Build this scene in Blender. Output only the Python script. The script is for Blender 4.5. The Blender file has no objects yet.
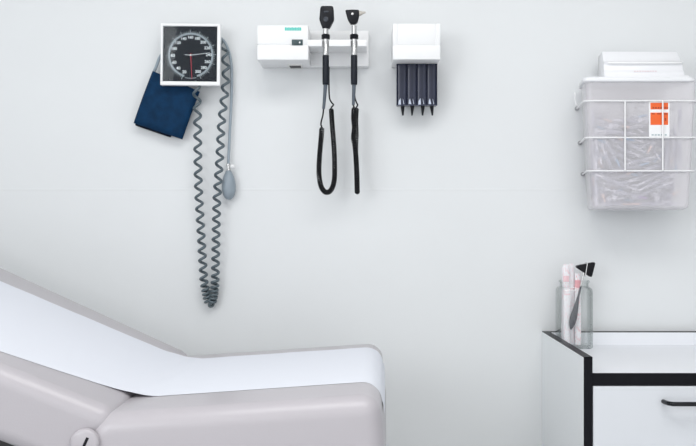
import bpy, bmesh, math, random
from math import sin, cos, pi, radians
from mathutils import Vector, Matrix, Quaternion, Euler

random.seed(11)
SC = bpy.context.scene
COL = SC.collection

# ------------------------------------------------------------------ measuring
# metres; the wall face is y = 0, the camera looks along +y from y = -CAMD.
CAMD, CZ = 2.48, 1.20
FPX, VX, VY = 918.0, 367.0, 223.0


def at(px, py, d):
    """Point at distance d in front of the wall that sits at this spot of the photograph."""
    D = CAMD - d
    return Vector(((px - VX) * D / FPX, -d, CZ + (VY - py) * D / FPX))


def mm(px, d):
    return px * (CAMD - d) / FPX


# ------------------------------------------------------------------ materials
def new_mat(name):
    m = bpy.data.materials.new(name)
    m.use_nodes = True
    nt = m.node_tree
    for n in list(nt.nodes):
        nt.nodes.remove(n)
    out = nt.nodes.new('ShaderNodeOutputMaterial')
    return m, nt, out


def pbr(name, col, rough=.5, metal=0., spec=.5, coat=0., noise=0., nscale=40., bump=0., bscale=80., sub=0., stretch=None):
    m, nt, out = new_mat(name)
    b = nt.nodes.new('ShaderNodeBsdfPrincipled')
    b.inputs['Base Color'].default_value = (*col, 1)
    b.inputs['Roughness'].default_value = rough
    b.inputs['Metallic'].default_value = metal
    b.inputs['Specular IOR Level'].default_value = spec
    b.inputs['Coat Weight'].default_value = coat
    b.inputs['Coat Roughness'].default_value = .12
    nt.links.new(b.outputs[0], out.inputs[0])
    if noise or bump:
        tc = nt.nodes.new('ShaderNodeTexCoord')
        src = tc.outputs['Object']
        if stretch:
            mp = nt.nodes.new('ShaderNodeMapping')
            mp.inputs['Scale'].default_value = stretch
            nt.links.new(src, mp.inputs[0])
            src = mp.outputs[0]
    if noise:
        n = nt.nodes.new('ShaderNodeTexNoise')
        n.inputs['Scale'].default_value = nscale
        n.inputs['Detail'].default_value = 4
        nt.links.new(src, n.inputs['Vector'])
        mr = nt.nodes.new('ShaderNodeMapRange')
        mr.inputs[1].default_value = .3
        mr.inputs[2].default_value = .7
        mr.inputs[3].default_value = 1 - noise
        mr.inputs[4].default_value = 1 + noise
        nt.links.new(n.outputs[0], mr.inputs[0])
        mx = nt.nodes.new('ShaderNodeVectorMath')
        mx.operation = 'MULTIPLY'
        mx.inputs[0].default_value = col
        nt.links.new(mr.outputs[0], mx.inputs[1])
        nt.links.new(mx.outputs[0], b.inputs['Base Color'])
    if bump:
        n2 = nt.nodes.new('ShaderNodeTexNoise')
        n2.inputs['Scale'].default_value = bscale
        n2.inputs['Detail'].default_value = 3
        nt.links.new(src, n2.inputs['Vector'])
        bp = nt.nodes.new('ShaderNodeBump')
        bp.inputs['Strength'].default_value = bump
        bp.inputs['Distance'].default_value = .002
        nt.links.new(n2.outputs[0], bp.inputs['Height'])
        nt.links.new(bp.outputs[0], b.inputs['Normal'])
    return m


def schlick(nt, f0=.035):
    """Reflectance of a smooth clear surface, the same from both of its sides."""
    lw = nt.nodes.new('ShaderNodeLayerWeight')
    lw.inputs['Blend'].default_value = .5
    p = nt.nodes.new('ShaderNodeMath')
    p.operation = 'POWER'
    p.inputs[1].default_value = 5
    nt.links.new(lw.outputs['Facing'], p.inputs[0])
    m = nt.nodes.new('ShaderNodeMath')
    m.operation = 'MULTIPLY_ADD'
    m.inputs[1].default_value = 1 - f0
    m.inputs[2].default_value = f0
    nt.links.new(p.outputs[0], m.inputs[0])
    return m


def clear(name, tint, edge, f0=.035, rough=.03):
    """Thin clear sheet: see-through face on, tinted where one looks along it, with a reflection."""
    m, nt, out = new_mat(name)
    lw = nt.nodes.new('ShaderNodeLayerWeight')
    lw.inputs['Blend'].default_value = .5
    mixc = nt.nodes.new('ShaderNodeMix')
    mixc.data_type = 'RGBA'
    mixc.inputs[6].default_value = (*tint, 1)
    mixc.inputs[7].default_value = (*edge, 1)
    pw = nt.nodes.new('ShaderNodeMath')
    pw.operation = 'POWER'
    pw.inputs[1].default_value = 3
    nt.links.new(lw.outputs['Facing'], pw.inputs[0])
    nt.links.new(pw.outputs[0], mixc.inputs[0])
    tr = nt.nodes.new('ShaderNodeBsdfTransparent')
    nt.links.new(mixc.outputs[2], tr.inputs[0])
    gl = nt.nodes.new('ShaderNodeBsdfGlossy')
    gl.inputs['Roughness'].default_value = rough
    fr = schlick(nt, f0)
    ms = nt.nodes.new('ShaderNodeMixShader')
    nt.links.new(fr.outputs[0], ms.inputs[0])
    nt.links.new(tr.outputs[0], ms.inputs[1])
    nt.links.new(gl.outputs[0], ms.inputs[2])
    nt.links.new(ms.outputs[0], out.inputs[0])
    return m


def frosted(name, col, thru, tint=(1, 1, 1), rough=.35, tl_=.42):
    """Milky plastic: part of the light passes straight, part is scattered."""
    m, nt, out = new_mat(name)
    tr = nt.nodes.new('ShaderNodeBsdfTransparent')
    tr.inputs[0].default_value = (*tint, 1)
    di = nt.nodes.new('ShaderNodeBsdfDiffuse')
    di.inputs[0].default_value = (*col, 1)
    tl = nt.nodes.new('ShaderNodeBsdfTranslucent')
    tl.inputs[0].default_value = (*col, 1)
    m1 = nt.nodes.new('ShaderNodeMixShader')
    m1.inputs[0].default_value = tl_
    nt.links.new(di.outputs[0], m1.inputs[1])
    nt.links.new(tl.outputs[0], m1.inputs[2])
    m2 = nt.nodes.new('ShaderNodeMixShader')
    m2.inputs[0].default_value = thru
    nt.links.new(m1.outputs[0], m2.inputs[1])
    nt.links.new(tr.outputs[0], m2.inputs[2])
    gl = nt.nodes.new('ShaderNodeBsdfGlossy')
    gl.inputs['Roughness'].default_value = rough
    fr = schlick(nt, .03)
    m3 = nt.nodes.new('ShaderNodeMixShader')
    nt.links.new(fr.outputs[0], m3.inputs[0])
    nt.links.new(m2.outputs[0], m3.inputs[1])
    nt.links.new(gl.outputs[0], m3.inputs[2])
    nt.links.new(m3.outputs[0], out.inputs[0])
    return m


M = dict(
    wall=pbr('wall paint', (.755, .772, .780), .6, spec=.25, noise=.012, nscale=3, bump=.04, bscale=220),
    ceil=pbr('ceiling paint', (.85, .85, .84), .8),
    floor=pbr('vinyl floor', (.55, .56, .57), .4, noise=.08, nscale=60),
    white=pbr('white plastic', (.86, .865, .87), .38),
    ivory=pbr('off white plastic', (.80, .795, .775), .42),
    vinyl=pbr('grey vinyl upholstery', (.475, .45, .475), .33, spec=.45, coat=.08, bump=.10, bscale=420),
    paper=pbr('exam paper', (.78, .80, .86), .75, spec=.2, bump=.35, bscale=26, stretch=(1, .35, 1)),
    laminate=pbr('white laminate', (.85, .865, .90), .35, spec=.4),
    frontlam=pbr('shaded front laminate', (.70, .72, .755), .35, spec=.4),  # same white laminate, with the dimmer light on the fronts put into its colour
    sidelam=pbr('lightened side laminate', (.90, .925, .94), .4, spec=.4),  # same white laminate, lightened in place of bounce light from the left
    blackedge=pbr('black edging', (.006, .006, .009), .35, spec=.12),
    blackmetal=pbr('black lacquered metal', (.006, .007, .010), .25, spec=.3, coat=.08),
    black=pbr('black plastic', (.008, .009, .013), .35, spec=.2),
    grip=pbr('black grip', (.010, .013, .020), .45, spec=.25),
    cord=pbr('black cord', (.007, .007, .009), .42, spec=.25),
    dialring=pbr('dark blue grey plastic', (.030, .038, .052), .35),
    slate=pbr('slate rubber', (.085, .105, .13), .5),
    chrome=pbr('brushed steel', (.62, .62, .62), .26, metal=1.),
    hose=pbr('grey green hose', (.088, .118, .136), .38, coat=.2),
    tubeg=pbr('light grey tube', (.30, .36, .41), .42),
    bulb=pbr('grey rubber bulb', (.27, .32, .365), .42),
    navy=pbr('navy nylon', (.003, .029, .078), .65, spec=.12, noise=.22, nscale=45, bump=.3, bscale=300),
    navydark=pbr('dark navy nylon', (.002, .006, .018), .7, spec=.1, noise=.15, nscale=45),
    dial=pbr('dial black', (.006, .010, .017), .5, spec=.1),
    mark=pbr('dial white print', (.78, .82, .85), .6),
    tick=pbr('dial tick print', (.45, .51, .55), .6),
    ring=pbr('dial grey ring', (.30, .345, .38), .6),
    red=pbr('red needle', (.62, .03, .06), .4),
    teal=pbr('teal print', (.10, .60, .52), .5),
    tealdark=pbr('dark switch', (.028, .06, .068), .35),
    beige=pbr('beige plastic', (.55, .52, .47), .5),
    smoke=pbr('dark smoked plastic', (.018, .022, .045), .2, spec=.35, coat=.15),
    ridge=pbr('dark violet ridge', (.055, .062, .10), .25, spec=.3),
    glint=pbr('pale clip', (.55, .60, .72), .25),  # pale colour stands for bright reflections on the dispenser tubes
    wire=pbr('white coated wire', (.88, .88, .89), .35),
    bolt=pbr('dull steel', (.42, .42, .43), .4, metal=.6),
    orange=pbr('orange label', (.86, .135, .022), .5),
    labelw=pbr('white label', (.88, .89, .90), .5),
    inkd=pbr('dark ink', (.06, .035, .03), .6),
    inkbrown=pbr('brown ink', (.42, .06, .02), .6),
    inkg=pbr('grey ink', (.42, .50, .52), .6),
    inkpink=pbr('pale pink print', (.84, .74, .77), .6),
    rubber=pbr('black rubber', (.006, .006, .009), .5, spec=.2),
    steelgrey=pbr('dark grey metal handle', (.065, .07, .085), .4, metal=.1),
    syr=frosted('clear syringe plastic', (.58, .58, .69), .36),
    syrpl=pbr('syringe plunger', (.66, .65, .72), .35),
    syrgr=pbr('grey syringe stopper', (.03, .03, .05), .5),
    syrp=pbr('purple hub', (.36, .20, .50), .4),
    syrb=pbr('blue hub', (.22, .42, .66), .4),
    syro=pbr('peach hub', (.70, .48, .42), .4),
    body=frosted('milky plastic', (1, .975, 1), .60, (1, .99, 1), .35, .06),
    lid=frosted('milky white lid', (.95, .955, .98), .05, (1, 1, 1), .3, .06),
    glass=clear('clear glass', (.992, .996, .994), (.58, .63, .62)),
    dialglass=clear('dial glass', (.97, .98, .98), (.8, .85, .85), .012),
    packw=pbr('white wrapper', (.84, .83, .86), .5),
    lampmetal=pbr('lamp housing', (.8, .8, .8), .4),
    framemetal=pbr('black steel frame', (.02, .02, .022), .5),
)


def pack_mat(name, col, seed, z0, z1):
    """White wrapper with pink print: small broken lines and a solid block near the top."""
    m, nt, out = new_mat(name)
    b = nt.nodes.new('ShaderNodeBsdfPrincipled')
    b.inputs['Roughness'].default_value = .45
    nt.links.new(b.outputs[0], out.inputs[0])
    tc = nt.nodes.new('ShaderNodeTexCoord')
    mp = nt.nodes.new('ShaderNodeMapping')
    mp.inputs['Scale'].default_value = (260, 260, 120)
    mp.inputs['Location'].default_value = (seed, seed * 2, seed)
    nt.links.new(tc.outputs['Object'], mp.inputs[0])
    n = nt.nodes.new('ShaderNodeTexNoise')
    n.inputs['Scale'].default_value = 1
    n.inputs['Detail'].default_value = 2
    nt.links.new(mp.outputs[0], n.inputs['Vector'])
    r = nt.nodes.new('ShaderNodeValToRGB')
    r.color_ramp.elements[0].position = .50
    r.color_ramp.elements[0].color = (.86, .85, .88, 1)
    r.color_ramp.elements[1].position = .74
    r.color_ramp.elements[1].color = (*col, 1)
    nt.links.new(n.outputs[0], r.inputs[0])
    sp = nt.nodes.new('ShaderNodeSeparateXYZ')
    nt.links.new(tc.outputs['Object'], sp.inputs[0])
    g1 = nt.nodes.new('ShaderNodeMath')
    g1.operation = 'GREATER_THAN'
    g1.inputs[1].default_value = z0
    nt.links.new(sp.outputs[2], g1.inputs[0])
    g2 = nt.nodes.new('ShaderNodeMath')
    g2.operation = 'LESS_THAN'
    g2.inputs[1].default_value = z1
    nt.links.new(sp.outputs[2], g2.inputs[0])
    g3 = nt.nodes.new('ShaderNodeMath')
    g3.operation = 'MULTIPLY'
    nt.links.new(g1.outputs[0], g3.inputs[0])
    nt.links.new(g2.outputs[0], g3.inputs[1])
    mx = nt.nodes.new('ShaderNodeMix')
    mx.data_type = 'RGBA'
    nt.links.new(g3.outputs[0], mx.inputs[0])
    nt.links.new(r.outputs[0], mx.inputs[6])
    mx.inputs[7].default_value = (*col, 1)
    nt.links.new(mx.outputs[2], b.inputs['Base Color'])
    return m


# ------------------------------------------------------------------ mesh helpers
def nb():
    return bmesh.new()


def merge(dst, src, mat=None, mi=None):
    if mat is not None:
        bmesh.ops.transform(src, matrix=mat, verts=src.verts)
    if mi is not None:
        for f in src.faces:
            f.material_index = mi
    me = bpy.data.meshes.new('tmp')
    src.to_mesh(me)
    src.free()
    dst.from_mesh(me)
    bpy.data.meshes.remove(me)


def box(dst, lo, hi, r=0., seg=2, mat=None, mi=None):
    t = nb()
    bmesh.ops.create_cube(t, size=1)
    lo, hi = Vector(lo), Vector(hi)
    c, s = (lo + hi) / 2, hi - lo
    for v in t.verts:
        v.co = Vector((v.co.x * s.x, v.co.y * s.y, v.co.z * s.z)) + c
    if r:
        bmesh.ops.bevel(t, geom=t.edges[:], offset=r, segments=seg, profile=.5, affect='EDGES')
    merge(dst, t, mat, mi)


def prism(dst, pts, y0, y1, r=0., seg=2, plane='xz', mat=None, mi=None):
    """Polygon pts swept along the third axis, edges optionally rounded."""
    t = nb()

    def mk(p, q):
        if plane == 'xz':
            return Vector((p[0], q, p[1]))
        if plane == 'xy':
            return Vector((p[0], p[1], q))
        return Vector((q, p[0], p[1]))
    a = [t.verts.new(mk(p, y0)) for p in pts]
    b = [t.verts.new(mk(p, y1)) for p in pts]
    t.faces.new(a)
    t.faces.new(b[::-1])
    n = len(pts)
    for i in range(n):
        t.faces.new([a[(i + 1) % n], a[i], b[i], b[(i + 1) % n]])
    bmesh.ops.recalc_face_normals(t, faces=t.faces)
    if r:
        bmesh.ops.bevel(t, geom=t.edges[:], offset=r, segments=seg, profile=.5, affect='EDGES')
    merge(dst, t, mat, mi)


def lathe(dst, prof, origin=(0, 0, 0), axis=(0, 0, 1), n=24, mi=None, scale=(1, 1)):
    """prof: (radius, height) pairs along the axis."""
    t = nb()
    rings = []
    for r, h in prof:
        if r < 1e-6:
            rings.append([t.verts.new((0, 0, h))])
        else:
            rings.append([t.verts.new((r * scale[0] * cos(2 * pi * k / n), r * scale[1] * sin(2 * pi * k / n), h)) for k in range(n)])
    for a, b in zip(rings, rings[1:]):
        for k in range(n):
            k2 = (k + 1) % n
            if len(a) == 1 and len(b) == 1:
                continue
            if len(a) == 1:
                t.faces.new([a[0], b[k], b[k2]])
            elif len(b) == 1:
                t.faces.new([a[k], a[k2], b[0]])
            else:
                t.faces.new([a[k], a[k2], b[k2], b[k]])
    if len(rings[0]) > 1:
        t.faces.new(rings[0][::-1])
    if len(rings[-1]) > 1:
        t.faces.new(rings[-1])
    bmesh.ops.recalc_face_normals(t, faces=t.faces)
    q = Vector((0, 0, 1)).rotation_difference(Vector(axis).normalized())
    merge(dst, t, Matrix.Translation(Vector(origin)) @ q.to_matrix().to_4x4(), mi)


def tube(dst, pts, rad, n=8, mi=None, closed=False):
    t = nb()
    P = [Vector(p) for p in pts]
    R = rad if isinstance(rad, (list, tuple)) else [rad] * len(P)
    N = len(P)
    T = []
    for i in range(N):
        if closed:
            T.append((P[(i + 1) % N] - P[i - 1]).normalized())
        else:
            T.append((P[min(i + 1, N - 1)] - P[max(i - 1, 0)]).normalized())
    up = T[0].orthogonal().normalized()
    rings = []
    for i in range(N):
        if i:
            up = T[i - 1].rotation_difference(T[i]) @ up
        up = (up - T[i] * up.dot(T[i])).normalized()
        sd = T[i].cross(up)
        rings.append([t.verts.new(P[i] + (up * cos(2 * pi * k / n) + sd * sin(2 * pi * k / n)) * R[i]) for k in range(n)])
    rng = range(N) if closed else range(N - 1)
    for i in rng:
        a, b = rings[i], rings[(i + 1) % N]
        for k in range(n):
            t.faces.new([a[k], a[(k + 1) % n], b[(k + 1) % n], b[k]])
    if not closed:
        t.faces.new(rings[0][::-1])
        t.faces.new(rings[-1])
    bmesh.ops.recalc_face_normals(t, faces=t.faces)
    merge(dst, t, None, mi)


def spline(pts, n=8):
    """Catmull-Rom through the points."""
    P = [Vector(p) for p in pts]
    P = [P[0] * 2 - P[1]] + P + [P[-1] * 2 - P[-2]]
    out = []
    for i in range(1, len(P) - 2):
        for k in range(n):
            u = k / n
            a, b, c, d = P[i - 1], P[i], P[i + 1], P[i + 2]
            out.append(.5 * (2 * b + (c - a) * u + (2 * a - 5 * b + 4 * c - d) * u * u + (3 * b - a - 3 * c + d) * u ** 3))
    out.append(P[-2])
    return out


def helix(axis_pts, R, pitch, per=10, ends=True, phase=0.):
    """Coil around a path; R and pitch may be functions of the run 0..1. Starts and ends on the path."""
    P = [Vector(p) for p in axis_pts]
    L = [0.]
    for a, b in zip(P, P[1:]):
        L.append(L[-1] + (b - a).length)
    tot = L[-1]
    fR = R if callable(R) else (lambda s: R)
    fp = pitch if callable(pitch) else (lambda s: pitch)
    T = [(P[min(i + 1, len(P) - 1)] - P[max(i - 1, 0)]).normalized() for i in range(len(P))]
    U = [Vector((1, 0, 0))]
    U[0] = (U[0] - T[0] * U[0].dot(T[0])).normalized()
    for i in range(1, len(P)):
        u = T[i - 1].rotation_difference(T[i]) @ U[-1]
        U.append((u - T[i] * u.dot(T[i])).normalized())
    out = []
    l, ph, j = 0., phase, 0
    while l < tot:
        while j < len(P) - 2 and L[j + 1] < l:
            j += 1
        u = (l - L[j]) / max(1e-9, L[j + 1] - L[j])
        p = P[j].lerp(P[j + 1], u)
        t = T[j].lerp(T[j + 1], u).normalized()
        up = U[j].lerp(U[j + 1], u)
        up = (up - t * up.dot(t)).normalized()
        sd = t.cross(up)
        s = l / tot
        r = fR(s)
        if ends:
            r *= min(1, l / .006, (tot - l) / .006) if tot > .012 else 1
        out.append(p + (up * cos(ph) + sd * sin(ph)) * r)
        ph += 2 * pi / per
        l += fp(s) / per
    return out


def text_mesh(dst, body, size, mat4, mi=None, align='CENTER'):
    cu = bpy.data.curves.new('t', 'FONT')
    cu.body = body
    cu.size = size
    cu.align_x = align
    cu.align_y = 'CENTER'
    cu.extrude = .0002
    cu.offset = .00022
    cu.resolution_u = 3
    o = bpy.data.objects.new('t', cu)
    COL.objects.link(o)
    dg = bpy.context.evaluated_depsgraph_get()
    me = o.evaluated_get(dg).to_mesh()
    t = nb()
    t.from_mesh(me)
    o.evaluated_get(dg).to_mesh_clear()
    bpy.data.objects.remove(o)
    bpy.data.curves.remove(cu)
    merge(dst, t, mat4, mi)


def pillow(dst, prof, y0, y1, R, seg=7):
    """Upholstered block: closed profile in xz (rounded corners) between y0 and y1, its two side edges rounded by R."""
    n = len(prof)
    area = sum(prof[i][0] * prof[(i + 1) % n][1] - prof[(i + 1) % n][0] * prof[i][1] for i in range(n))
    sgn = 1 if area > 0 else -1
    nor = []
    for i in range(n):
        a, b = Vector(prof[i - 1]), Vector(prof[(i + 1) % n])
        d = (b - a).normalized()
        nor.append(Vector((-d.y, d.x)) * sgn)
    rings = []
    stations = []
    for k in range(seg + 1):
        a = pi / 2 * k / seg
        stations.append((y0 + R * (1 - cos(a)), R * (1 - sin(a))))
    for k in range(seg, -1, -1):
        a = pi / 2 * k / seg
        stations.append((y1 - R * (1 - cos(a)), R * (1 - sin(a))))
    t = nb()
    for y, ins in stations:
        rings.append([t.verts.new((prof[i][0] + nor[i].x * ins, y, prof[i][1] + nor[i].y * ins)) for i in range(n)])
    for a, b in zip(rings, rings[1:]):
        for i in range(n):
            t.faces.new([a[i], a[(i + 1) % n], b[(i + 1) % n], b[i]])
    t.faces.new(rings[0])
    t.faces.new(rings[-1][::-1])
    bmesh.ops.recalc_face_normals(t, faces=t.faces)
    merge(dst, t)


def round_poly(corners, seg=8):
    """corners: (x, z, radius) -> polygon with arcs."""
    out = []
    n = len(corners)
    for i in range(n):
        p = Vector(corners[i][:2])
        r = corners[i][2]
        a = (Vector(corners[i - 1][:2]) - p).normalized()
        b = (Vector(corners[(i + 1) % n][:2]) - p).normalized()
        ang = a.angle(b)
        d = r / math.tan(ang / 2)
        c = p + (a + b).normalized() * (r / sin(ang / 2))
        s, e = p + a * d - c, p + b * d - c
        tot = s.angle_signed(e)
        for k in range(seg + 1):
            th = -tot * k / seg
            out.append((c.x + s.x * cos(th) - s.y * sin(th), c.y + s.x * sin(th) + s.y * cos(th)))
    return out


# ------------------------------------------------------------------ objects
def adopt(o, parent):
    """Parts are written in world metres: take the place of everything above off."""
    o.parent = parent
    q = parent
    while q is not None:
        o.location = Vector(o.location) - Vector(q.location)
        q = q.parent


def obj(name, bm, mats, parent=None, loc=None, smooth=40):
    me = bpy.data.meshes.new(name)
    if loc is not None:
        bmesh.ops.translate(bm, verts=bm.verts, vec=-Vector(loc))
    bm.to_mesh(me)
    bm.free()
    for m in (mats if isinstance(mats, (list, tuple)) else [mats]):
        me.materials.append(M[m] if isinstance(m, str) else m)
    if smooth:
        me.shade_smooth()
        me.set_sharp_from_angle(angle=radians(smooth))
    o = bpy.data.objects.new(name, me)
    COL.objects.link(o)
    if loc is not None:
        o.location = loc
    if parent is not None:
        adopt(o, parent)
    return o


def tag(o, label, cat=None, group=None, kind=None):
    if label:
        o['label'] = label
    if cat:
        o['category'] = cat
    if group:
        o['group'] = group
    if kind:
        o['kind'] = kind
    return o


def thing(name, loc, label, cat, group=None):
    o = bpy.data.objects.new(name, None)
    o.empty_display_size = .05
    COL.objects.link(o)
    o.location = loc
    return tag(o, label, cat, group)


def struct(name, bm, m, smooth=0):
    o = obj(name, bm, m, smooth=smooth)
    o['kind'] = 'structure'
    return o

# ================================================================== THE ROOM
b = nb()
zs = CZ + (VY - 189.5) * CAMD / FPX           # joint line of the wall panels
prof = [(0, 0), (0, zs - .0035), (-.0003, zs - .0012), (-.0003, zs + .0012), (0, zs + .0035), (0, 2.72), (.10, 2.72), (.10, 0)]
prism(b, prof, -2.3, 2.6, plane='yz')
struct('wall_back', b, 'wall', 0)
b = nb(); box(b, (-2.4, -3.6, 0), (-2.3, .1, 2.72)); struct('wall_left', b, 'wall')
b = nb(); box(b, (2.6, -3.6, 0), (2.7, .1, 2.72)); struct('wall_right', b, 'wall')
b = nb(); box(b, (-2.4, -3.6, -.1), (2.7, .1, 0)); struct('floor', b, 'floor')
b = nb(); box(b, (-2.4, -3.6, 2.72), (2.7, .1, 2.82)); struct('ceiling', b, 'ceil')
b = nb(); box(b, (-2.3, -.012, 0), (2.6, 0, .1), .003); struct('baseboard_back', b, 'blackedge')

# ================================================================== BLOOD PRESSURE GAUGE
GD = .066                                      # how far its face stands off the wall
gc = at(190.3, 54.3, GD)
gauge = thing('blood_pressure_gauge', (gc.x, 0, gc.z), 'square white wall blood pressure gauge with dark dial hung above navy cuff', 'blood pressure gauge')
TILT = Matrix.Translation(gc) @ Matrix.Rotation(radians(-.9), 4, 'Y') if False else Matrix.Translation(gc) @ Matrix.Rotation(radians(.6), 4, 'Y')
hw, hh = mm(29.9, GD), mm(31.0, GD)


def gput(name, bm, m, parent=gauge, smooth=40):
    bmesh.ops.transform(bm, matrix=TILT, verts=bm.verts)
    if parent is gauge:
        return obj(name, bm, m, gauge, loc=gc, smooth=smooth)
    o = obj(name, bm, m, None, loc=gc, smooth=smooth)
    o.parent = parent
    o.location = (0, 0, 0)
    return o


# case: tapering back to the wall
b = nb()
t = nb()
bmesh.ops.create_cube(t, size=1)
for v in t.verts:
    back = v.co.y > 0
    sx, sz = (.56, .54) if back else (.60, .60)
    v.co = Vector((v.co.x * 2 * hw * sx, (GD - .001) if back else .014, v.co.z * 2 * hh * sz))
bmesh.ops.bevel(t, geom=t.edges[:], offset=.004, segments=3, profile=.5, affect='EDGES')
merge(b, t)
gput('housing', b, 'ivory')
# bezel: frame around the dial
b = nb()
box(b, (-hw + .001, .0125, -hh + .001), (hw - .001, .022, hh - .001), .003, 2)
ix0, ix1 = -mm(27.6, GD), mm(26.6, GD)
iz0, iz1 = -mm(27.0, GD), mm(28.2, GD)
for lo, hi in (((-hw, -.0, -hh), (hw, .018, iz0)), ((-hw, 0, iz1), (hw, .018, hh)), ((-hw, 0, iz0 - .003), (ix0, .018, iz1 + .003)), ((ix1, 0, iz0 - .003), (hw, .018, iz1 + .003))):
    box(b, lo, hi, .0018, 2)
gput('bezel', b, 'white')
b = nb(); box(b, (ix0 - .002, .006, iz0 - .002), (ix1 + .002, .011, iz1 + .002)); gput('dial_face', b, 'dial')
cdx, cdz = mm(.1, GD), mm(-.6, GD)             # dial centre


def pol(r, deg, y):                            # deg: clockwise from straight down
    a = radians(deg)
    return Vector((cdx - r * sin(a), y, cdz - r * cos(a)))


def arcband(bm, r0, r1, d0, d1, y, n=72, th=.0005):
    t = nb()
    fr, bk = [], []
    for i in range(n + 1):
        d = d0 + (d1 - d0) * i / n
        fr.append((t.verts.new(pol(r0, d, y)), t.verts.new(pol(r1, d, y))))
        bk.append((t.verts.new(pol(r0, d, y + th)), t.verts.new(pol(r1, d, y + th))))
    for i in range(n):
        t.faces.new([fr[i][0], fr[i + 1][0], fr[i + 1][1], fr[i][1]])
        t.faces.new([bk[i][0], bk[i][1], bk[i + 1][1], bk[i + 1][0]])
        t.faces.new([fr[i][1], fr[i + 1][1], bk[i + 1][1], bk[i][1]])
        t.faces.new([fr[i][0], bk[i][0], bk[i + 1][0], fr[i + 1][0]])
    bmesh.ops.recalc_face_normals(t, faces=t.faces)
    merge(bm, t)


b = nb()
arcband(b, mm(20.7, GD), mm(22.6, GD), 17, 343, .0054)
gput('scale_ring', b, 'ring', smooth=0)
b = nb()
for i in range(71):
    d = 20.7 + i * 315.0 / 70
    big = i % 5 == 0
    p0, p1 = pol(mm(22.3, GD), d, .0054), pol(mm(25.6 if big else 24.2, GD), d, .0054)
    tube(b, [p0, p1], .0008 if big else .0005, 4)
gput('tick_marks', b, 'tick', smooth=0)
b = nb()
FACE = Matrix.Rotation(radians(90), 4, 'X')
for i in range(15):
    p = pol(mm(18.0, GD), 20.7 + 22.5 * i, .0054)
    text_mesh(b, str(20 + 20 * i), .0112 if i < 4 else .0104, Matrix.Translation(p) @ FACE)
gput('dial_numbers', b, 'mark', smooth=0)
b = nb()
for i in range(-4, 5):                         # small unreadable print line at the bottom of the dial
    p = pol(mm(23.0, GD), i * 3.2, .0054)
    box(b, p - Vector((.0012, 0, .0010)), p + Vector((.0012, .0004, .0010)))
gput('bottom_print', b, 'ring', smooth=0)
b = nb()
tube(b, [pol(mm(6, GD), 275 - 180, .0042), pol(0, 0, .0042), pol(mm(19.0, GD), 262, .0042)], [.0006, .0008, .0005], 6)
gput('white_needle', b, 'mark')
b = nb()
tube(b, [pol(mm(2, GD), 180, .0036), pol(mm(24, GD), -3.5, .0036)], [.0011, .0006], 6)
gput('red_needle', b, 'red')
b = nb(); lathe(b, [(.0022, 0), (.0022, .003), (0, .0036)], (cdx, .0055, cdz), (0, -1, 0), 16); gput('needle_hub', b, 'chrome')
b = nb(); box(b, (ix0, .0015, iz0), (ix1, .0025, iz1)); gput('glass_cover', b, 'dialglass', smooth=0)
# hose port at the right side and below
b = nb()
pp = at(205, 42, .034)
lathe(b, [(.005, 0), (.005, .020), (.0030, .021), (.0030, .030)], pp, (1, 0, 0), 14)
obj('hose_port', b, 'ivory', gauge)
for q0, q1 in ((at(204, 36.2, .015), at(211.6, 36.2, .015)), (at(175, 47.6, .026), at(171.2, 48.4, .026))):
    b = nb(); lathe(b, [(.0046, 0), (.0046, (q1 - q0).length)], q0, q1 - q0, 14)
    obj('hose_port', b, 'ivory', gauge)
b = nb(); box(b, (gc.x - .03, -.006, gc.z - .03), (gc.x + .03, -.0003, gc.z + .03), .001, 1)
obj('wall_mount', b, 'ivory', gauge)

# ================================================================== CUFF
cd = .030
tl, bl, br, tr_ = at(152.6, 71.0, cd), at(133.8, 123.2, cd), at(182.2, 139.4, cd), at(200.2, 92, cd)
cuff = thing('blood_pressure_cuff', ((bl.x + br.x) / 2, 0, bl.z), 'folded navy blue cuff tilted behind the lower corner of the gauge', 'cuff')
b = nb()
cols, rows = 16, 16
for layer in (0,):
    grid = []
    for side in (0, 1):
        g = []
        for j in range(rows + 1):
            row = []
            for i in range(cols + 1):
                u, w = i / cols, j / rows
                top = tl.lerp(tr_, u)
                bot = bl.lerp(br, u)
                p = top.lerp(bot, w)
                e = min(1, min(u, 1 - u, 1 - w, w + .3) / .06)
                bulge = .0065 * math.sqrt(max(0, 1 - (1 - e) ** 2))
                p = p + Vector((0, -.004 * sin(w * 2.6 + u) - .0015 * sin(7 * u + 3 * w), 0))
                p = p + Vector((0, (-1 if side == 0 else 1) * (bulge + .0004), 0))
                row.append(b.verts.new(p))
            g.append(row)
        grid.append(g)
    for s in (0, 1):
        for j in range(rows):
            for i in range(cols):
                f = [grid[s][j][i], grid[s][j][i + 1], grid[s][j + 1][i + 1], grid[s][j + 1][i]]
                b.faces.new(f)
    rim = [(0, i) for i in range(cols)] + [(j, cols) for j in range(rows)] + [(rows, i) for i in range(cols, 0, -1)] + [(j, 0) for j in range(rows, 0, -1)]
    for k in range(len(rim)):
        a, c = rim[k], rim[(k + 1) % len(rim)]
        b.faces.new([grid[0][a[0]][a[1]], grid[0][c[0]][c[1]], grid[1][c[0]][c[1]], grid[1][a[0]][a[1]]])
    bmesh.ops.recalc_face_normals(b, faces=b.faces)
obj('front_fold', b, 'navy', cuff, smooth=60)
b = nb()
sh = Vector((mm(-.3, cd), 0, mm(-1.6, cd)))
pts = [tl.lerp(bl, .15), bl + sh, bl.lerp(br, .74) + sh * 1.15, tr_.lerp(br, .45).lerp(tl, .25)]
prism(b, [(p.x, p.z) for p in pts], -.019, -.009, .003, 2)
o = obj('back_fold', b, 'navydark', cuff); tag(o, 'darker back layer of the cuff showing along its lower edge')
b = nb()
tube(b, spline([at(153.0, 74, .022), at(156.5, 66, .022), at(159.5, 58, .022), at(164, 52, .024), at(169.6, 48.8, .026)], 6), .0042, 8)
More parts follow.
